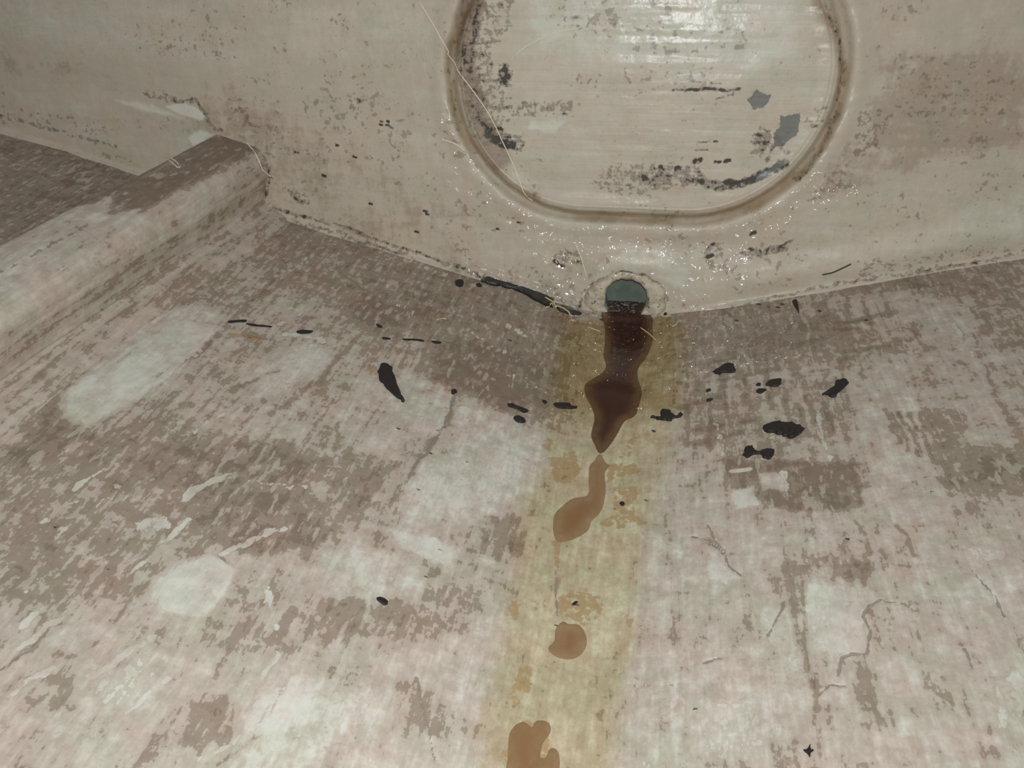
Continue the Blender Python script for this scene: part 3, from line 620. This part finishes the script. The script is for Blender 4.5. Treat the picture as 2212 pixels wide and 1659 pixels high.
def hull_material(name, kind):
    s = N(name); fl = kind in ('floor', 'beam')
    g, d, b, y, w, k, pp, wet = [s.attr(a) for a in ('g', 'd', 'b', 'y', 'w', 'k', 'p', 'wet')]
    if kind == 'floor':
        st1 = s.noise(10, (30, 2.6, 30), 4, .6)                     # brush strokes along the keel
        st2 = s.noise(10, (3.2, 20, 3), 4, .6, (3, 1, 0))           # a few strokes across
    elif kind == 'wall':
        st1 = s.noise(10, (2.2, 16, 16), 4, .6); st2 = s.noise(10, (16, 3, 3), 4, .6, (3, 1, 0))
    elif kind == 'panel':
        st1 = s.noise(10, (1.6, 30, 30), 4, .6); st2 = s.noise(10, (5, 5, 5), 4, .6, (3, 1, 0))
    else:
        st1 = s.noise(10, (28, 2.2, 28), 4, .6); st2 = s.noise(10, (6, 4, 6), 4, .6, (3, 1, 0))
    blot = s.noise(42, None, 4, .6); mid_n = s.noise(150, (1.25, .8, 1), 3, .6, (2, 6, 3)); fine = s.noise(420, None, 3, .6)
    spk = s.noise(240, None, 3, .5, (5, 2, 1)); big = s.noise(11, None, 2, .5, (1, 7, 2))
    amp = dict(floor=(.78, .36, .55, .78, .42, .25), wall=(.30, .26, .34, .30, .16, .30), panel=(.36, .12, .30, .22, .12, .2), beam=(.80, .30, .55, .55, .30, .2))[kind]
    G = s.add(g, *[s.cen(n, q) for n, q in zip((st1, st2, blot, mid_n, fine, big), amp)])
    if fl:
        pale, mid, grime, dark, white = lin(204, 196, 184), lin(188, 176, 163), lin(158, 143, 128), lin(132, 116, 101), lin(216, 214, 204)
    else:
        pale, mid, grime, dark, white = lin(201, 193, 178), lin(190, 177, 160), lin(168, 151, 134), lin(138, 120, 105), lin(213, 210, 197)
    c = s.mix(s.ramp(G, .12, .46), pale, mid)
    if fl:
        c = s.mix(s.ramp(G, .49, .56), c, grime); c = s.mix(s.ramp(G, .70, .84, 0, .8), c, dark)
    else:
        c = s.mix(s.ramp(G, .46, .62, 0, .85), c, grime); c = s.mix(s.ramp(G, .66, .78, 0, .5), c, dark)
    c = s.mix(s.ramp(G, .20, .02, 0, .85), c, white)
    if fl:                                                          # crisp scraps of pale paint, pale flecks, soft cells
        Pp = s.add(s.mul(pp, .9), s.cen(mid_n, .95), s.cen(st1, .95), s.cen(st2, .4), s.cen(fine, .5))
        c = s.mix(s.ramp(Pp, .42, .50, 0, .85), c, s.mix(s.ramp(blot, .4, .6), white, pale))
        fk = s.add(s.noise(170, (1.6, .5, 1), 3, .55, (8, 1, 4)), s.cen(blot, .4), s.cen(st1, .2))
        c = s.mix(s.ramp(fk, .59, .66, 0, .5), c, pale)
        cell = s.noise(120, None, 3, .6, (3, 9, 5))
        c = s.mix(s.ramp(cell, .35, .68, 0, .5), c, lin(226, 220, 216), 'MULTIPLY')
    tint = s.noise(38, None, 3, .6, (9, 4, 2))
    c = s.mix(s.ramp(tint, .42, .66, 0, .55), c, lin(255, 242, 236) if fl else lin(255, 246, 234), 'MULTIPLY')
    c = s.mix(s.ramp(tint, .54, .32, 0, .7), c, lin(243, 248, 236), 'MULTIPLY')
    fs = s.ramp(s.noise(420, None, 2, .5, (2, 8, 1)), .60, .70, 0, .26)
    c = s.mix(s.mul(fs, s.ramp(blot, .40, .60)), c, dark)
    if not fl:                                                      # small brown specks
        sp2 = s.add(s.noise(230, None, 2, .5, (7, 3, 3)), s.cen(big, .5), s.cen(blot, .45))
        c = s.mix(s.ramp(sp2, .68, .75, 0, .5), c, lin(120, 104, 88))
    # yellow water stain and wet brown wash along the keel
    yy = s.add(y, s.cen(blot, .45), s.cen(mid_n, .25))
    c = s.mix(s.ramp(yy, .08, .72, 0, .9), c, lin(243, 238, 209), 'MULTIPLY')
    ww = s.add(w, s.cen(blot, .5), s.cen(st1, .25))
    c = s.mix(s.ramp(ww, .10, .85, 0, .85), c, lin(206, 187, 146) if fl else lin(200, 180, 152), 'MULTIPLY')
    # rusty stains, grime specks and the painted collar shadow, bare grey spots
    B = s.add(s.mul(b, .84), s.cen(blot, .30), s.cen(mid_n, .70), s.cen(spk, .85), s.cen(fine, .45))
    c = s.mix(s.ramp(B, .40, .52, 0, .66), c, lin(164, 132, 90) if fl else lin(158, 136, 110))
    c = s.mix(s.ramp(B, .74, .88, 0, .5), c, lin(112, 82, 52))
    Dd = s.add(d, s.cen(spk, 1.15), s.cen(fine, .8), s.cen(st1, .6 if kind == 'panel' else .25))
    c = s.mix(s.ramp(Dd, .48, .62, 0, .60), c, lin(118, 104, 88))
    c = s.mix(s.ramp(Dd, .72, .86, 0, .92), c, lin(56, 50, 45))
    K = s.add(k, s.cen(spk, .9), s.cen(mid_n, .5), s.cen(fine, .6))
    c = s.mix(s.ramp(K, .42, .54, 0, .85), c, lin(104, 106, 103) if kind == 'panel' else lin(140, 129, 116))
    # relief: brush marks, cloth weave, lumps
    lump = s.noise(75, None, 3, .5, (4, 4, 1))
    drop = s.noise(120, None, 1.5, .4, (1, 1, 6)); stc = s.noise(10, (1.0, 15, 15) if kind != 'floor' else (15, 2, 15), 1, .4, (6, 2, 0))
    H = s.add(s.mul(st1, .8), s.mul(mid_n, .5), s.mul(k, -.6), s.mul(lump, .7))
    nrm = s.bump(H, .5, .0011)
    cn = s.bump(s.add(s.mul(drop, s.ramp(wet, .35, .95, .06, 30.0 if fl else 6.0)), s.mul(lump, .5), s.mul(stc, .62 if kind == 'panel' else .4)), 1.0, .0012)
    s.p(Base_Color=c, Normal=nrm, Coat_Normal=cn, Coat_IOR=1.45)
    s.set(s.b.inputs['Roughness'], s.add(s.ramp(wet, 0, 1, .62 if fl else .5, .42), s.cen(blot, .2)))
    s.set(s.b.inputs['Specular IOR Level'], .25)
    s.set(s.b.inputs['Coat Weight'], s.ramp(wet, 0, 1, .03 if fl else .15, 1.0))
    s.set(s.b.inputs['Coat Roughness'], s.ramp(wet, 0, .9, .24, .16))
    return s.m
M_FLOOR = hull_material('grimy_painted_floor', 'floor'); M_WALL = hull_material('grimy_gelcoat_wall', 'wall')
M_PANEL = hull_material('grimy_gelcoat_panel', 'panel'); M_BEAM = hull_material('grimy_painted_beam', 'beam')

def water_material(name, deep, thin, alpha_lo, alpha_hi):
    s = N(name); t = s.attr('depth')
    c = s.mix(t, thin, deep); nz = s.noise(120, None, 3)
    s.p(Base_Color=s.mix(s.ramp(nz, .35, .7, 0, .5), c, deep), Roughness=.08, IOR=1.33)
    s.set(s.b.inputs['Alpha'], s.ramp(t, 0, 1, alpha_lo, alpha_hi))
    sp = s.ramp(s.attr('ripple'), 0, 1)
    s.set(s.b.inputs['Coat Weight'], s.mul(sp, .45)); s.set(s.b.inputs['Coat Roughness'], .12)
    s.set(s.b.inputs['Coat Normal'], s.bump(s.mul(s.noise(170, None, 1), sp), 1.0, .018))
    return s.m
M_WATER = water_material('murky_brown_water', lin(62, 36, 28), lin(104, 68, 38), .66, .97)
M_WATER2 = water_material('thin_brown_water', lin(142, 103, 70), lin(160, 124, 86), .6, .88)

def simple(name, col, rough, coat=0., var=None, bump=.3, scale=400):
    s = N(name); n = s.noise(scale, None, 4)
    s.p(Base_Color=s.mix(s.ramp(n, .35, .65), col, var or col), Roughness=rough, Normal=s.bump(n, bump, .001), Coat_Weight=coat, Coat_Roughness=.1)
    return s.m
M_FLAKE = simple('black_flake', lin(34, 28, 27), .6, .08, lin(24, 20, 19), .5, 500)
M_SLUDGE = simple('black_sludge', lin(38, 32, 33), .4, .3, lin(26, 22, 22), .6, 600)
M_STRAND = dict(p=simple('pale_fibre', lin(226, 218, 196), .5), s=simple('pale_straw', lin(200, 182, 138), .55), d=simple('dark_twig', lin(60, 50, 42), .6))
def collar_material():
    s = N('rough_filler'); n = s.noise(330, None, 5, .65); n2 = s.noise(150, None, 4, .6, (3, 3, 3))
    c = s.mix(s.ramp(n2, .35, .7), lin(200, 188, 164), lin(160, 142, 120))
    c = s.mix(s.ramp(n, .57, .66, 0, .85), c, lin(70, 60, 54))
    s.p(Base_Color=c, Roughness=.5, Coat_Weight=.45, Coat_Roughness=.12, Normal=s.bump(n, .6, .0012)); return s.m
M_COLLAR = collar_material()
M_PIPE = simple('grey_green_plastic', lin(112, 120, 108), .28, .3, lin(92, 102, 92), .15, 90)

# ------------------------------------------------------------------ floor
def axis(*spans):
    out = []
    for a, b, st in spans:
        n = max(1, int(round(abs(b - a) / st))); out += list(np.linspace(a, b, n, endpoint=False))
    out.append(spans[-1][1]); return np.array(out)
xs = axis((-.95, -.60, .02), (-.60, .34, .00095), (.34, .80, .02))
yl = axis((-1.1, -.47, .02), (-.47, 0, .00095))
YB = -1.1
X, Y0 = np.meshgrid(xs, yl)
yend = fz(X) * math.tan(TILT) + .004
Y = Y0 + yend * (Y0 - YB) / (0 - YB)
A = paint(X, Y, FLOOR_MARKS, dict(g=.47))
PUD_ALL = {k: smooth_poly(pts(t)) for k, t in PUDDLES.items()}
PUD_ALL['main'] = smooth_poly(pts(PUDDLES['main']) + [(.0142, .002), (.0142, .018), (-.0146, .018), (-.0146, .002)])
inpud = np.zeros(X.shape)
for P in PUD_ALL.values():
    xx = [p[0] for p in P]; yy = [p[1] for p in P]
    sel = (X > min(xx) - .012) & (X < max(xx) + .012) & (Y > min(yy) - .012) & (Y < max(yy) + .012)
    inpud[sel] = np.maximum(inpud[sel], sstep(.010, .002, poly_sd(X[sel], Y[sel], P)))
def floor_relief(X, Y):
    return .0022 * fbm(X * 9, Y * 7, 3) + .0007 * fbm(X * 60 + 3, Y * 22, 3)
Z = fz(X) + floor_relief(X, Y) * np.clip(1 - .85 * inpud, 0, 1) * (1 - .7 * np.exp(-(X / .05) ** 2)) \
    + (.00022 * fbm(X * 260, Y * 120, 3) + .0006 * A['h']) * (1 - inpud)
fl = grid_obj('floor', np.stack([X, Y, Z], -1), M_FLOOR, {a: A[a] for a in ('g', 'd', 'b', 'y', 'w', 'k', 'p', 'wet')})
fl['kind'] = 'structure'
FLZ, FLX, FLY0 = Z, xs, yl
def floor_z(x, y):                                                       # height of the finished floor
    ye = float(fz(np.array(x))) * math.tan(TILT) + .004
    k = -YB; y0 = (y - ye) / (1 + ye / k)
    i = np.clip(np.searchsorted(FLX, x) - 1, 0, len(FLX) - 2); j = np.clip(np.searchsorted(FLY0, y0) - 1, 0, len(FLY0) - 2)
    tx = np.clip((x - FLX[i]) / (FLX[i + 1] - FLX[i]), 0, 1); ty = np.clip((y0 - FLY0[j]) / (FLY0[j + 1] - FLY0[j]), 0, 1)
    return float((FLZ[j, i] * (1 - tx) + FLZ[j, i + 1] * tx) * (1 - ty) + (FLZ[j + 1, i] * (1 - tx) + FLZ[j + 1, i + 1] * tx) * ty)
def floor_z_arr(Xa, Ya): return np.vectorize(floor_z)(Xa, Ya)

# ------------------------------------------------------------------ transom wall
def oval_sd(x, v):                                                       # negative inside the oval
    return np.hypot(np.maximum(np.abs(x - OVX) - OVL, 0), v - OVV) - OVR
wx = axis((-.95, -.60, .02), (-.60, .30, .0010), (.30, .80, .02))
sv = axis((0, .24, .0010), (.24, .50, .02))
WX, SV = np.meshgrid(wx, sv)
V0 = fz(WX) / CT - .004
WV = V0 + SV
WA = paint(WX, WV, WALL_MARKS, dict(g=.40))
sd = oval_sd(WX, WV)
dv = WV - fz(WX) / CT
h = .0024 * fbm(WX * 10 + 5, WV * 12, 3) + .0009 * fbm(WX * 40, WV * 70 + 2, 3)
fr = .0045; side = sstep(.03, .075, np.abs(WX))
h += side * np.where(dv < fr, fr - np.sqrt(np.maximum(fr * fr - (fr - np.clip(dv, 0, fr)) ** 2, 0)), 0) * .8
bank = sstep(.05, .10, WX) * np.exp(-((dv - .018) / .010) ** 2) * .0030                 # thick pale fillet to the right
h += bank
h += .0050 * np.exp(-((WX - .008) / .030) ** 2 - ((WV - .043) / .009) ** 2)             # bulge over the drain
h += .0016 * np.exp(-((sd - .008) / .006) ** 2) - .0045 * sstep(.0045, .000, sd) - .0035 * sstep(.000, -.003, sd)   # lip, groove
hole = np.hypot(WX - DRX, WV - DRV)
h = np.where(hole < .02, h * sstep(.0155, .024, hole), h)
V = wall_point(WX, WV, h)
cc = lambda a: .25 * (a[:-1, :-1] + a[1:, :-1] + a[:-1, 1:] + a[1:, 1:])
wl = grid_obj('wall_back', V, M_WALL, {a: WA[a] for a in ('g', 'd', 'b', 'y', 'w', 'k', 'p', 'wet')}, keep=cc(hole) > DRR + .0008)
wl['kind'] = 'structure'

# ------------------------------------------------------------------ oval panel set into the transom
px = np.arange(OVX - OVL - OVR - .002, OVX + OVL + OVR + .0021, .0011); pv = np.arange(OVV - OVR - .002, OVV + OVR + .0021, .0011)
PX, PV = np.meshgrid(px, pv); psd = oval_sd(PX, PV)
PA = paint(PX, PV, WALL_MARKS, dict(g=.34))
din = -psd
hp = .0009 * fbm(PX * 14 + 2, PV * 18, 3) + .00035 * fbm(PX * 20, PV * 150, 3)
hp += .0010 * sstep(.020, .008, din) - .0075 * sstep(.0065, .0002, din) - .004 * sstep(0, -.0015, din)
tp = empty('oval_panel', tuple(wall_point(np.array(OVX), np.array(OVV - OVR), np.array(0.))))
grid_obj('panel_face', wall_point(PX, PV, hp + .0005), M_PANEL, {a: PA[a] for a in ('g', 'd', 'b', 'y', 'w', 'k', 'p', 'wet')}, keep=cc(psd) < .0014, parent=tp)
rimV = []
for i in range(361):                                                     # the moulded bead that runs round just inside the groove
    a = i / 360 * 2 * math.pi; r0 = OVR - .0085
    cx = OVX + (OVL if math.cos(a) > 1e-9 else -OVL if math.cos(a) < -1e-9 else 0)
    row = []
    for j in range(9):
        u = -1 + 2 * j / 8; rr = r0 + u * .0036; hh = .0004 + .0016 * (1 - u * u) - .0009 * abs(u)
        row.append((cx + rr * math.cos(a), OVV + rr * math.sin(a), hh))
    rimV.append(row)
R = np.array(rimV); RH = R[..., 2] + .0009 * fbm(R[..., 0] * 14 + 2, R[..., 1] * 18, 3)
RA = paint(R[..., 0], R[..., 1], WALL_MARKS, dict(g=.34))
grid_obj('rim_bead', wall_point(R[..., 0], R[..., 1], RH + .0003), M_PANEL, {a: RA[a] for a in ('g', 'd', 'b', 'y', 'w', 'k', 'p', 'wet')}, parent=tp, flip=True)
tag(tp, 'large oval panel set into the back wall, ringed by a brown dirty groove', 'panel')

# ------------------------------------------------------------------ drain through the transom
td = empty('drain_outlet', tuple(wall_point(np.array(DRX), np.array(DRV - DRR), np.array(0.))))
def ring_grid(prof, n=72, jit=0., ex=1.0, ey=1.0, seed=0.):
    rows = []
    for r_, hh in prof:
        a = np.linspace(0, 2 * np.pi, n + 1)
        rr = r_ * (1 + jit * fbm(np.cos(a) * 3 + seed, np.sin(a) * 3 + r_ * 200, 3)); hj = hh + jit * .02 * fbm(np.cos(a) * 5 + seed + 9, np.sin(a) * 5 + r_ * 300, 3)
        e = sstep(DRR * 1.05, DRR * 2.0, np.full_like(a, r_))
        rows.append(wall_point(DRX + rr * np.cos(a) * (1 + (ex - 1) * e), DRV + rr * np.sin(a) * (1 + (ey - 1) * e), hj))
    return np.array(rows)
grid_obj('pipe', ring_grid([(DRR * .95, -.001), (DRR * .99, -.0008), (DRR * 1.03, -.0012), (DRR * 1.03, -.055), (DRR * .95, -.055), (DRR * .945, -.03), (DRR * .95, -.001)], jit=.0), M_PIPE, parent=td)
grid_obj('pipe_end', ring_grid([(DRR * .0001, -.016), (DRR * .5, -.0158), (DRR * .95, -.015)]), M_PIPE, parent=td, flip=True)
cg = ring_grid([(DRR * 1.0, -.001), (DRR * .985, .003), (DRR * 1.10, .0036), (DRR * 1.30, .0030), (DRR * 1.5, .0030), (DRR * 1.72, .0020), (DRR * 1.86, -.0030)], n=120, jit=.10, ex=1.06, ey=.66)
grid_obj('filler_collar', cg, M_COLLAR, parent=td)
tag(td, 'round drain outlet with a rough filler collar at the foot of the back wall', 'drain')

# ------------------------------------------------------------------ stringer (box beam glassed to the floor)
def beam_shift(y): return -.085 * (.02 - y) if y > -.22 else -.085 * .24 - .02 * (-.22 - y)
def beam_profile():
    P = [(-.3460, -1), (-.3330, .092), (-.3262, .1195), (-.3235, .1235), (-.3190, .1245), (-.2960, .1185), (-.2870, .1150), (-.2822, .1100), (-.2805, .1030), (-.2825, .0930), (-.2865, .0800), (-.2870, .0760), (-.2830, .0710), (-.2720, .0665), (-.2600, -1)]
    out = []
    for i in range(len(P) - 1):
        (x0, z0), (x1, z1) = P[i], P[i + 1]
        z0 = float(fz(np.array(x0))) - .003 if z0 < 0 else z0; z1 = float(fz(np.array(x1))) - .003 if z1 < 0 else z1
        n = max(2, int(math.hypot(x1 - x0, z1 - z0) / .0015))
        for j in range(n): out.append((x0 + (x1 - x0) * j / n, z0 + (z1 - z0) * j / n))
    out.append((P[-1][0], float(fz(np.array(P[-1][0]))) - .003)); return np.array(out)
BP = beam_profile()
for _ in range(3): BP[1:-1] = .25 * BP[:-2] + .5 * BP[1:-1] + .25 * BP[2:]
by = axis((-1.1, -.40, .02), (-.40, .024, .0016))
arc = np.concatenate([[0], np.cumsum(np.hypot(*np.diff(BP, axis=0).T))])
BS, BY = np.meshgrid(arc, by); BX0 = np.tile(BP[:, 0], (len(by), 1)); BZ0 = np.tile(BP[:, 1], (len(by), 1))
sh = np.array([beam_shift(v) for v in by])[:, None]
BX = BX0 + sh; lumps = .0012 * fbm(BS * 60, BY * 14, 3) + .0004 * fbm(BS * 300, BY * 60, 2)
hullz = fz(BX) - fz(BX0)
BZ = BZ0 + np.where(BZ0 < .075, hullz, hullz * .15) + lumps
BYY = np.minimum(BY, BZ * math.tan(TILT) + .003)
top = sstep(.112, .117, BZ0) * (BX0 > -.33); edge = np.exp(-((BX0 + .2835) / .006) ** 2) * (BZ0 > .095)  # edge: highlight along the rounded shoulder, put in as paler colour
g = .50 + .0 * BX
g = g + top * ((.40 - .58 * sstep(-.105, -.145, BY + .05 * fbm(BY * 60, BS * 160, 3)))); g = np.where(edge * (BY < -.02) > .3, g * (1 - edge) + .36 * edge, g)
g = np.where(BX0 < -.326, .8, g)
sidef = (BX0 > -.29) & (BZ0 < .10) & (BZ0 > .07); g = np.where(sidef & (np.sin(BS * 420 + 3 * fbm(BY * 10, BS * 0, 2)) > .6), g - .16, g)
dd = .62 * np.exp(-((BX0 + .3010) / .0022) ** 2) * sstep(-.14, -.17, BY) * top + .9 * np.exp(-((BX0 + .3245) / .0014) ** 2)
zero = np.zeros_like(BX)
st_o = grid_obj('hull_stringer', np.stack([BX, BYY, BZ], -1), M_BEAM, dict(g=g, d=dd, b=zero, y=zero, w=zero, k=zero, p=zero, wet=zero + .05), flip=False)
tag(st_o, 'long grimy box-shaped stringer running along the left side of the floor', 'beam')
def beam_top(x, y):
    x0 = x - beam_shift(y); i = np.argmin(np.abs(BP[:, 0] - x0) + (BP[:, 1] < .1) * 1.0); return float(BP[i, 1])

# ------------------------------------------------------------------ brown water lying in the keel
def puddle(name, key, mat, depth, label, ripple=None):
    P = PUD_ALL[key]; xx = [p[0] for p in P]; yy = [p[1] for p in P]
    gx = np.arange(min(xx) - .003, max(xx) + .003, .0009); gy = np.arange(min(yy) - .003, max(yy) + .003, .0009)
    GX, GY = np.meshgrid(gx, gy); sdp = poly_sd(GX, GY, P)
    t = np.clip(-sdp / .010, -1, 1)
    z = floor_z_arr(GX, GY) + np.where(sdp < 0, .0003 + depth * np.sqrt(np.clip(-sdp / .004, 0, 1)) * .55 - .0001, .0003 - .5 * sdp)
    if key == 'main':                                                    # the water stands level in the pipe mouth
        lv = sstep(-.014, .000, GY); z = np.where(sdp < 0, np.maximum(z, z * (1 - lv) + .0050 * lv), z); z = np.where(GY > .003, .0050, z)
    rp = np.zeros_like(GX) if ripple is None else sstep(ripple[0], ripple[1], GY)
    o = grid_obj(name, np.stack([GX, GY, z], -1), mat, dict(depth=np.clip(sstep(0, .9, t), 0, 1), ripple=rp), keep=cc(sdp) < .0016)
    tag(o, label, 'puddle', 'brown puddles along the keel')
    return o
puddle('puddle', 'main', M_WATER, .0011, 'long dark brown puddle running from the drain down the keel', (-.125, -.06))
puddle('puddle', 'mid', M_WATER2, .0006, 'paler brown puddle just below the pointed tip of the dark one')
puddle('puddle', 'drop', M_WATER2, .0008, 'small round drop-shaped brown puddle lower down the keel')
puddle('puddle', 'low', M_WATER2, .0006, 'brown lobed puddle at the bottom end of the keel')

# ------------------------------------------------------------------ black flakes and crumbs
def flake(name, P, hgt, mat, label, cat, group, sub=3):
    P = smooth_poly(P, sub); n = len(P)
    area = sum(P[i][0] * P[(i + 1) % n][1] - P[(i + 1) % n][0] * P[i][1] for i in range(n))
    if area < 0: P = P[::-1]
    P = [np.array(p) for p in P]; size = math.sqrt(abs(area) / 2)
    jit = size * .05; P = [p + np.array([random.uniform(-jit, jit), random.uniform(-jit, jit)]) for p in P]
    def inset(k):
        out = []
        for i in range(n):
            t = P[(i + 1) % n] - P[i - 1]; L = np.hypot(*t) + 1e-9; out.append(P[i] + np.array([-t[1], t[0]]) / L * k)
        return out
    rings = [(P, -.0006), (P, hgt * .45), (inset(min(.0006, size * .14)), hgt * .85)]
    verts = []
    for Q, z in rings:
        for q in Q: verts.append((q[0], q[1], floor_z(q[0], q[1]) + z + (random.uniform(-.12, .12) * hgt if z > 0 else 0)))
    faces = []
    for k in range(2):
        for i in range(n):
            a, b_ = k * n + i, k * n + (i + 1) % n; faces.append((a, b_, b_ + n, a + n))
    c = np.mean([v for v in verts[2 * n:]], 0)
    for tri in tessellate_polygon([[Vector(v) for v in verts[2 * n:]]]): faces.append(tuple(2 * n + i for i in tri))
    o = new_obj(name, verts, faces, mat, smooth=False)
    bm = bmesh.new(); bm.from_mesh(o.data); bmesh.ops.recalc_face_normals(bm, faces=bm.faces); bm.to_mesh(o.data); bm.free()
    tag(o, label, cat, group); return o
for lab, hg, t in FLAKES:
    small = len(t) <= 10
    flake('crumb' if small else 'paint_flake', pts(t), hg * 1e-3, M_FLAKE, lab, 'debris', 'black bits scattered on the floor')
flake('sludge_strip', [(x, y - .0022) for x, y in pts(SLUDGE['main'])], .0034, M_SLUDGE, 'long black sludge strip along the seam left of the drain', 'debris', None)
flake('sludge_strip', [(x, y - .0015) for x, y in pts(SLUDGE['tail'])], .0016, M_SLUDGE, 'thin black sludge sliver between the sludge strip and the drain', 'debris', None)

# ------------------------------------------------------------------ fibres, straws, a twig
def tube(name, P, rad, mat):
    n = 6; verts = []; faces = []
    for i, p in enumerate(P):
        t = (P[min(i + 1, len(P) - 1)] - P[max(i - 1, 0)]).normalized(); a = t.orthogonal().normalized(); b_ = t.cross(a)
        rr = rad * (.55 if i in (0, len(P) - 1) else 1.0)
        for j in range(n):
            u = 2 * math.pi * j / n; verts.append(p + a * math.cos(u) * rr + b_ * math.sin(u) * rr)
    for i in range(len(P) - 1):
        for j in range(n): faces.append((i * n + j, i * n + (j + 1) % n, (i + 1) * n + (j + 1) % n, (i + 1) * n + j))
    faces.append(tuple(range(n))[::-1]); faces.append(tuple((len(P) - 1) * n + j for j in range(n)))
    return new_obj(name, verts, faces, mat)
from mathutils.bvhtree import BVHTree
def bvh_of(o):
    return BVHTree.FromPolygons([o.matrix_world @ v.co for v in o.data.vertices], [tuple(p.vertices) for p in o.data.polygons])
bpy.context.view_layer.update()
WALL_BVH = [bvh_of(o) for o in [wl] + [c for c in tp.children] + [c for c in td.children if c.name.startswith('filler')]]
FLOOR_BVH = [bvh_of(o) for o in bpy.data.objects if o.name.startswith('puddle') or o.name.startswith('sludge')]
def on_wall(x, v, off):
    o = Vector(wall_point(np.array(x), np.array(v), np.array(.06))); d = Vector((0, CT, -ST)); best = None
    for b_ in WALL_BVH:
        hit = b_.ray_cast(o, d)
        if hit[0] is not None and (best is None or hit[3] < best[1]): best = (hit[0], hit[3])
    return (best[0] if best else o + d * .06) - d * off
def on_floor(x, y, off):
    z = floor_z(x, y)
    for b_ in FLOOR_BVH:
        hit = b_.ray_cast(Vector((x, y, .2)), Vector((0, 0, -1)))
        if hit[0] is not None: z = max(z, hit[0].z)
    return Vector((x, y, z + off))
for name, lab, cat, srf, t, rad, colk in STRANDS:
    P = [np.array(p) for p in pts(t)]; fine = []
    for i in range(len(P) - 1):
        p0, p1, p2, p3 = P[max(i - 1, 0)], P[i], P[i + 1], P[min(i + 2, len(P) - 1)]
        for j in range(5):
            u = j / 5; fine.append(.5 * (2 * p1 + (p2 - p0) * u + (2 * p0 - 5 * p1 + 4 * p2 - p3) * u * u + (3 * p1 - p0 - 3 * p2 + p3) * u ** 3))
    fine.append(P[-1]); rr = rad * 1.35e-3
    if srf == 'w': Q = [on_wall(p[0], p[1], rr * .6) for p in fine]
    elif srf == 'f': Q = [on_floor(p[0], p[1], rr * .6) for p in fine]
    else: Q = [Vector((p[0], p[1], beam_top(p[0], p[1]) + rr)) for p in fine]
    tag(tube(name, Q, rr, M_STRAND[colk]), lab, cat, 'loose fibres and straws')
